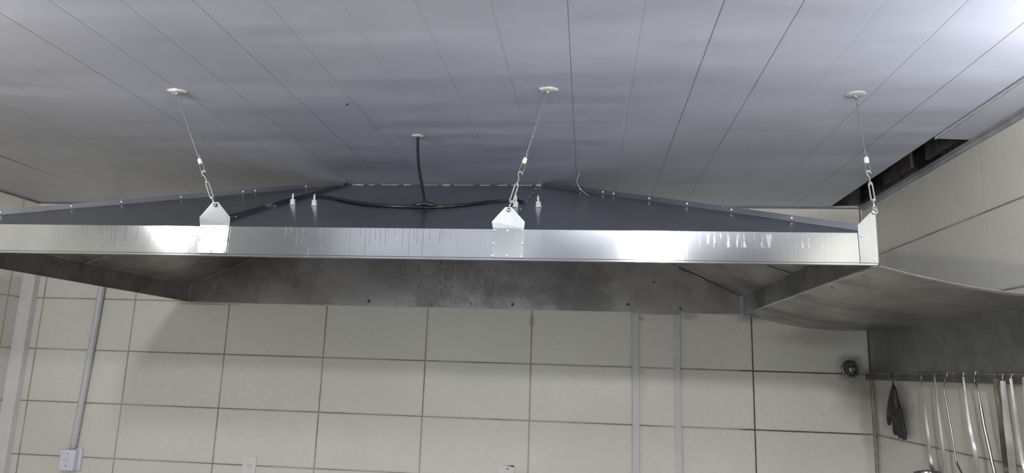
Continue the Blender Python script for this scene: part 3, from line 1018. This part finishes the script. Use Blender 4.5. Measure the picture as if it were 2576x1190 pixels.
def utensil(pts, k, kind, label, mat, widths=None, rad=0.003, head='ladle', cat='utensil', low=None, name='kitchen_utensil'):
    P = conv(pts, k)
    root = thing(name, label, cat, P[k], 'utensils hanging on the rail')
    hookp = curve_pts(P[:k + 1], 4)
    bm = B()
    tube(bm, hookp, 0.0024, 8)
    link('hook', bm, mat, root, True)
    body = [V(q) for q in P[k:]]
    if low:
        body += [V(q) for q in low]
    sm = curve_pts(body, 4)
    bm = B()
    if kind == 'strap':
        ws = []
        n = len(sm)
        for i, q in enumerate(sm):
            drop = P[k][2] - q.z
            t = min(1, max(0, (drop - 0.04) / 0.16))
            ws.append(widths[0] + (widths[1] - widths[0]) * t)
        ribbon(bm, sm, ws, WD, 0.0016)
    else:
        rs = [rad[0] if (P[k][2] - q.z) < rad[2] else rad[1] for q in sm]
        tube(bm, sm, rs, 10)
    smooth_angle(link('handle', bm, mat, root), 50)
    e = sm[-1]
    bm = B()
    if head == 'ladle':
        c = e + V((-0.004, 0.052, -0.006))
        prof = []
        for i in range(9):
            a = math.pi / 2 * i / 8
            prof.append((0.05 * math.sin(a), -0.038 * math.cos(a)))
        prof.append((0.052, 0.001))
        for i in range(8, -1, -1):
            a = math.pi / 2 * i / 8
            prof.append((0.0485 * math.sin(a), -0.0365 * math.cos(a)))
        lathe(bm, prof, c, (-0.12, -0.05, 1), 28)
        link('bowl', bm, M['chrome'], root, True)
    elif head == 'skimmer':
        lathe(bm, [(0.001, -0.010), (0.035, -0.007), (0.052, 0.002), (0.052, 0.004), (0.035, -0.005), (0.001, -0.008)], e + V((-0.002, 0.0, -0.052)), (-1, -0.3, 0.2), 24)
        link('skimmer_disc', bm, M['chrome'], root, True)
    elif head == 'spatula':
        plate(bm, [e + V((0.005, -0.005, 0.0)), e + V((0.03, -0.03, -0.03)), e + V((0.03, -0.03, -0.13)), e + V((-0.03, 0.03, -0.13)), e + V((-0.03, 0.03, -0.03)), e + V((-0.005, 0.005, 0.0))], (-0.001, -0.001, 0))
        link('blade', bm, M['chrome'], root)
    return root


u1 = [(3.236, 1.628), (3.24, 1.638), (3.263, 1.643), (3.286, 1.637), (3.296, 1.625), (3.297, 1.609), (3.291, 1.584), (3.29, 1.53), (3.287, 1.472), (3.283, 1.415), (3.276, 1.355), (3.275, 1.295), (3.267, 1.256), (3.249, 1.222)]
utensil(u1, 4, 'strap', 'leftmost ladle on the rail, its steel bowl rim showing below', M['chrome'], (0.006, 0.016), name='ladle', cat='ladle')
u2 = [(3.123, 1.63), (3.128, 1.637), (3.145, 1.641), (3.167, 1.636), (3.176, 1.622), (3.176, 1.602), (3.174, 1.582), (3.171, 1.502), (3.163, 1.404), (3.156, 1.327), (3.155, 1.235)]
utensil(u2, 4, 'strap', 'flat-handled steel utensil, second from the left on the rail', M['chrome'], (0.006, 0.014), head='skimmer', low=[(XU, 3.150, 1.16)])
u3 = [(3.014, 1.63), (3.013, 1.643), (3.035, 1.65), (3.061, 1.641), (3.075, 1.623), (3.091, 1.605), (3.104, 1.587), (3.102, 1.556), (3.095, 1.521), (3.078, 1.438), (3.062, 1.356), (3.051, 1.29), (3.020, 1.254)]
utensil(u3, 4, 'rod', 'thin bright rod-handled utensil with a bent neck, third on the rail', M['chrome'], rad=(0.0034, 0.0036, 0.1), head='skimmer', low=[(XU, 2.99, 1.20)])
u4 = [(2.911, 1.635), (2.926, 1.642), (2.940, 1.640), (2.946, 1.625), (2.945, 1.608), (2.943, 1.58), (2.939, 1.513), (2.928, 1.423), (2.909, 1.354), (2.906, 1.27)]
utensil(u4, 3, 'strap', 'dull grey flat-handled utensil with a small hole, fourth on the rail', M['chrome'], (0.009, 0.016), head='spatula', low=[(XU, 2.905, 1.18)])
u5 = [(2.832, 1.63), (2.84, 1.641), (2.853, 1.643), (2.859, 1.630), (2.866, 1.610), (2.852, 1.585), (2.84, 1.515), (2.83, 1.449), (2.813, 1.381), (2.799, 1.321), (2.79, 1.286)]
utensil(u5, 3, 'rod', 'slanting tube-handled steel utensil with a kinked neck, fifth on the rail', M['chrome'], rad=(0.0034, 0.0058, 0.11), head='skimmer', low=[(XU, 2.78, 1.20)])
u6 = [(2.700, 1.620), (2.712, 1.636), (2.722, 1.632), (2.725, 1.621), (2.725, 1.575), (2.721, 1.524), (2.718, 1.44), (2.715, 1.325), (2.712, 1.296)]
utensil(u6, 3, 'strap', 'broad handle with a painted dark reflection, hanging sixth on the rail', M['darkrod'], (0.018, 0.018), head='spatula', low=[(XU, 2.705, 1.20)])
u7 = [(2.647, 1.625), (2.65, 1.633), (2.664, 1.637), (2.678, 1.632), (2.683, 1.613), (2.682, 1.559), (2.682, 1.479), (2.677, 1.395), (2.676, 1.301)]
utensil(u7, 4, 'strap', 'wide bright strap-handled utensil right of the dark handle', M['chrome'], (0.017, 0.024), head='skimmer', low=[(XU, 2.67, 1.20)])
u8 = [(2.585, 1.630), (2.600, 1.638), (2.620, 1.636), (2.634, 1.622), (2.632, 1.593), (2.627, 1.528), (2.622, 1.43), (2.612, 1.348), (2.604, 1.308)]
utensil(u8, 3, 'strap', 'grey strap-handled utensil behind the wide bright one', M['chrome'], (0.010, 0.013), head='spatula', low=[(XU, 2.60, 1.20)])
u9 = [(2.520, 1.626), (2.528, 1.636), (2.543, 1.637), (2.557, 1.627), (2.560, 1.595), (2.562, 1.531), (2.562, 1.436), (2.56, 1.33)]
utensil(u9, 3, 'strap', 'steel utensil handle cut by the right edge of the photo', M['chrome'], (0.012, 0.016), head='ladle', low=[(XU, 2.555, 1.22)])

# ------------------------------------------------------------------ black glove hanging from the rail
gl = thing('rubber_glove', 'black glove hanging fingers down from the left end of the rail', 'glove', (1.484, 3.62, 1.60))
GX = 1.484
mb = B()


def limb(pts, rads, flat=0.55, seg=12):
    """tapering limb flattened towards the wall"""
    b = B()
    tube(b, curve_pts(pts, 4), [0.001] * (4 * (len(pts) - 1) + 1), seg)
    b.free()
    cp = curve_pts(pts, 4)
    rr = []
    for i in range(len(cp)):
        t = i / 4
        k = min(int(t), len(rads) - 2)
        rr.append(rads[k] + (rads[k + 1] - rads[k]) * (t - k))
    b = B()
    tube(b, cp, rr, seg)
    for v in b.verts:
        v.co.x = GX + (v.co.x - GX) * flat
    merge(mb, b)


limb([(GX, 3.616, 1.606), (GX, 3.620, 1.585), (GX, 3.617, 1.560), (GX, 3.624, 1.520), (GX, 3.628, 1.475), (GX, 3.622, 1.435)], [0.004, 0.006, 0.020, 0.034, 0.047, 0.050])
limb([(GX, 3.668, 1.480), (GX, 3.688, 1.440), (GX, 3.696, 1.410), (GX, 3.698, 1.386)], [0.022, 0.018, 0.017, 0.010])
limb([(GX - 0.004, 3.638, 1.455), (GX, 3.634, 1.400), (GX, 3.632, 1.365), (GX, 3.630, 1.345)], [0.024, 0.019, 0.018, 0.012])
limb([(GX - 0.010, 3.606, 1.455), (GX, 3.590, 1.400), (GX, 3.578, 1.355), (GX, 3.576, 1.335)], [0.026, 0.025, 0.024, 0.014])
limb([(GX + 0.003, 3.588, 1.465), (GX + 0.003, 3.562, 1.400), (GX + 0.003, 3.545, 1.355), (GX + 0.003, 3.540, 1.332)], [0.025, 0.024, 0.022, 0.013])
limb([(GX - 0.006, 3.650, 1.505), (GX - 0.016, 3.655, 1.465), (GX - 0.018, 3.650, 1.430)], [0.014, 0.015, 0.008])
hand = link('glove_body', mb, M['glove'], gl, True)
rm = hand.modifiers.new('weld', 'REMESH')
rm.mode = 'VOXEL'
rm.voxel_size = 0.003
rm.use_smooth_shade = True
bm = B()
tube(bm, curve_pts([(GX, 3.616, 1.600), (GX - 0.006, 3.615, 1.618), (GX - 0.007, 3.612, 1.634), (GX + 0.002, 3.608, 1.640)], 5), 0.0025, 8)
link('tie_string', bm, M['glove'], gl, True)

# ------------------------------------------------------------------ things on the back wall
cd = thing('electric_conduit', 'grey plastic conduit running down the wall to the switch box', 'conduit', (-2.96, YB - 0.02, 1.05))
pts = [(-2.928, YB - 0.021, CZ - 0.002), (-2.946, YB - 0.021, 2.02), (-2.962, YB - 0.021, 1.55), (-2.984, YB - 0.021, 1.058)]
bm = B()
tube(bm, curve_pts(pts, 8), 0.0185, 20)
link('pipe', bm, M['conduit'], cd, True)
bm = B()
lathe(bm, [(0.028, -0.016), (0.030, -0.006), (0.030, -0.001)], (-2.928, YB - 0.034, CZ), (0, 0, 1), 20)
link('ceiling_collar', bm, M['plastic'], cd, True)
bm = B()
lathe(bm, [(0.0195, -0.012), (0.0205, -0.010), (0.0205, 0.010), (0.0195, 0.012)], (-2.957, YB - 0.021, 1.70), (-0.03, 0, 1), 20)
link('coupling', bm, M['conduit'], cd, True)

sb = thing('switch_box', 'white surface box with a single switch at the foot of the conduit', 'switch', (-2.988, YB, 1.0))
bm = box(B(), -3.030, -2.928, YB - 0.018, YB - 0.0005, 0.937, 1.060, 0.004)
smooth_angle(link('back_box', bm, M['box'], sb), 40)
bm = box(B(), -3.034, -2.943, YB - 0.052, YB - 0.018, 0.940, 1.056, 0.005)
smooth_angle(link('cover', bm, M['box'], sb), 40)
bm = box(B(), -3.004, -2.974, YB - 0.0560, YB - 0.0521, 0.986, 1.016, 0.0015)
o = link('rocker', bm, M['box'], sb)
bm = box(B(), -2.992, -2.986, YB - 0.0572, YB - 0.0561, 0.999, 1.003)
link('marking', bm, M['screw_dark'], o)
for z in (1.034, 0.966):
    bm = B()
    lathe(bm, [(0.0038, 0.0), (0.0030, 0.0015), (0.0002, 0.001)], (-2.989, YB - 0.0522, z), (0, -1, 0), 10)
    link('screw', bm, M['screw_dark'], sb, True)


def rrect(cx, cz, w, h, rad, y, rot=0.0, seg=5):
    pts = []
    for sx, sz, a0 in ((1, 1, 0), (-1, 1, 90), (-1, -1, 180), (1, -1, 270)):
        for k in range(seg + 1):
            a = math.radians(a0 + 90 * k / seg)
            px = sx * (w / 2 - rad) + rad * math.cos(a)
            pz = sz * (h / 2 - rad) + rad * math.sin(a)
            pts.append((cx + px * math.cos(rot) - pz * math.sin(rot), y, cz + px * math.sin(rot) + pz * math.cos(rot)))
    return pts


ol = thing('power_outlet', 'white outlet plate with a three-pin socket, mounted on the tiles', 'outlet', (-1.902, YB, 0.996), None)
bm = B()
plate(bm, rrect(-1.903, 0.999, 0.078, 0.120, 0.006, YB - 0.0005, -0.01), (0, -0.0065, 0))
bmesh.ops.bevel(bm, geom=[e for e in bm.edges if all(abs(v.co.y - (YB - 0.007)) < 1e-5 for v in e.verts)], offset=0.002, segments=2, affect='EDGES')
smooth_angle(link('cover_plate', bm, M['outlet'], ol), 40)
bm = B()
hexp = [(-0.020, 0), (-0.0135, 0.0085), (0.0135, 0.0085), (0.020, 0), (0.0135, -0.0085), (-0.0135, -0.0085)]
plate(bm, [(-1.900 + a * 1.12, YB - 0.0062, 1.011 + b * 1.2) for a, b in hexp], (0, -0.0009, 0))
o = link('socket_rim', bm, M['conduit'], ol)
bm = B()
plate(bm, [(-1.900 + a, YB - 0.0068, 1.011 + b) for a, b in hexp], (0, -0.0010, 0))
o = link('socket', bm, M['outlet'], ol)
for dx, dz in ((-0.0095, 0.002), (0.0095, 0.002), (0.0, -0.0025)):
    bm = B()
    lathe(bm, [(0.0024, 0), (0.0024, 0.0004)], (-1.900 + dx, YB - 0.0078, 1.011 + dz), (0, -1, 0), 10)
    link('pin_hole', bm, M['hole'], o)

ob = thing('blank_plate', 'crooked white wall plate with one screw hole at the bottom edge', 'wall plate', (-0.42, YB, 1.0))
bm = B()
plate(bm, rrect(-0.430, 1.018, 0.078, 0.115, 0.007, YB - 0.0005, -0.10), (0, -0.007, 0))
link('cover_plate', bm, M['outlet'], ob)
bm = B()
lathe(bm, [(0.0042, 0), (0.0042, 0.0005)], (-0.423, YB - 0.0076, 1.062), (0, -1, 0), 12)
link('screw_hole', bm, M['hole'], ob)
bm = B()
plate(bm, [(-0.425, YB - 0.0005, 1.0785), (-0.386, YB - 0.0005, 1.0720), (-0.390, YB - 0.0005, 1.0795)], (0, -0.003, 0))
link('broken_gap', bm, M['hole'], ob)
bx = thing('surface_trunking', 'pale grey trunking end just above the bottom edge of the photo', 'trunking', (-0.36, YB, 0.9))
bm = box(B(), -0.424, -0.316, YB - 0.036, YB - 0.008, 0.86, 1.040, 0.003)
smooth_angle(link('body', bm, M['plastic'], bx), 40)
bm = box(B(), -0.420, -0.320, YB - 0.0385, YB - 0.0361, 0.864, 1.034, 0.001)
link('lid', bm, M['plastic'], bx)

# round recessed pipe socket near the right rear corner
rs = thing('pipe_socket', 'round metal pipe socket set in the soot-stained tile near the right corner', 'pipe socket', (1.408, YB, 1.657))
c = V((1.405, YB, 1.657))
bm = B()
lathe(bm, [(0.046, -0.0005), (0.046, 0.003), (0.040, 0.008), (0.037, 0.008), (0.034, 0.001), (0.034, 0.0006)], c, (0, -1, 0), 32)
link('flange_ring', bm, M['socketmetal'], rs, True)
bm = B()
lathe(bm, [(0.033, 0.001), (0.033, 0.002), (0.0001, 0.002)], c, (0, -1, 0), 32)
link('recess', bm, M['screw_dark'], rs)
bm = B()
lathe(bm, [(0.020, 0.002), (0.020, 0.012), (0.017, 0.016), (0.006, 0.017), (0.0001, 0.016)], c + V((0.008, 0, -0.003)), (0, -1, 0), 24)
link('plug', bm, M['socketmetal'], rs, True)

# ------------------------------------------------------------------ the two bulbs of the room and an added fill bulb (above and behind the view)
def em(name, e, col):
    t = NT(name)
    t.set(Base_Color=(0.9, 0.9, 0.9), Roughness=0.4)
    t.b.inputs['Emission Color'].default_value = (*col, 1)
    t.b.inputs['Emission Strength'].default_value = e
    return t.m


for P, e, lab, col in ((BULB1, BULB_E1, 'bulb on the ceiling behind the viewer on the right', (1.0, 0.98, 0.95)), (BULB2, BULB_E2, 'bulb on the ceiling ahead of the viewer on the left', (1.0, 0.98, 0.95)),
                           (FILL_BULB3, FILL_BULB_E3, 'added fill bulb on the ceiling close to the right wall', (0.97, 0.98, 1.0))):
    lt = thing('ceiling_bulb', lab, 'lamp', (P[0], P[1], CZ))
    bm = B()
    lathe(bm, [(BULB_R * math.sin(math.pi * i / 16), -BULB_R * math.cos(math.pi * i / 16)) for i in range(1, 14)] + [(0.018, BULB_R * 0.9)], P, (0, 0, 1), 28)
    link('bulb', bm, em('bulb_glow', e, col), lt, True)
    bm = B()
    lathe(bm, [(0.019, BULB_R * 0.9), (0.021, 0.060), (0.030, 0.064), (0.034, CZ - P[2] - 0.0006)], P, (0, 0, 1), 24)
    link('socket', bm, M['plastic'], lt, True)
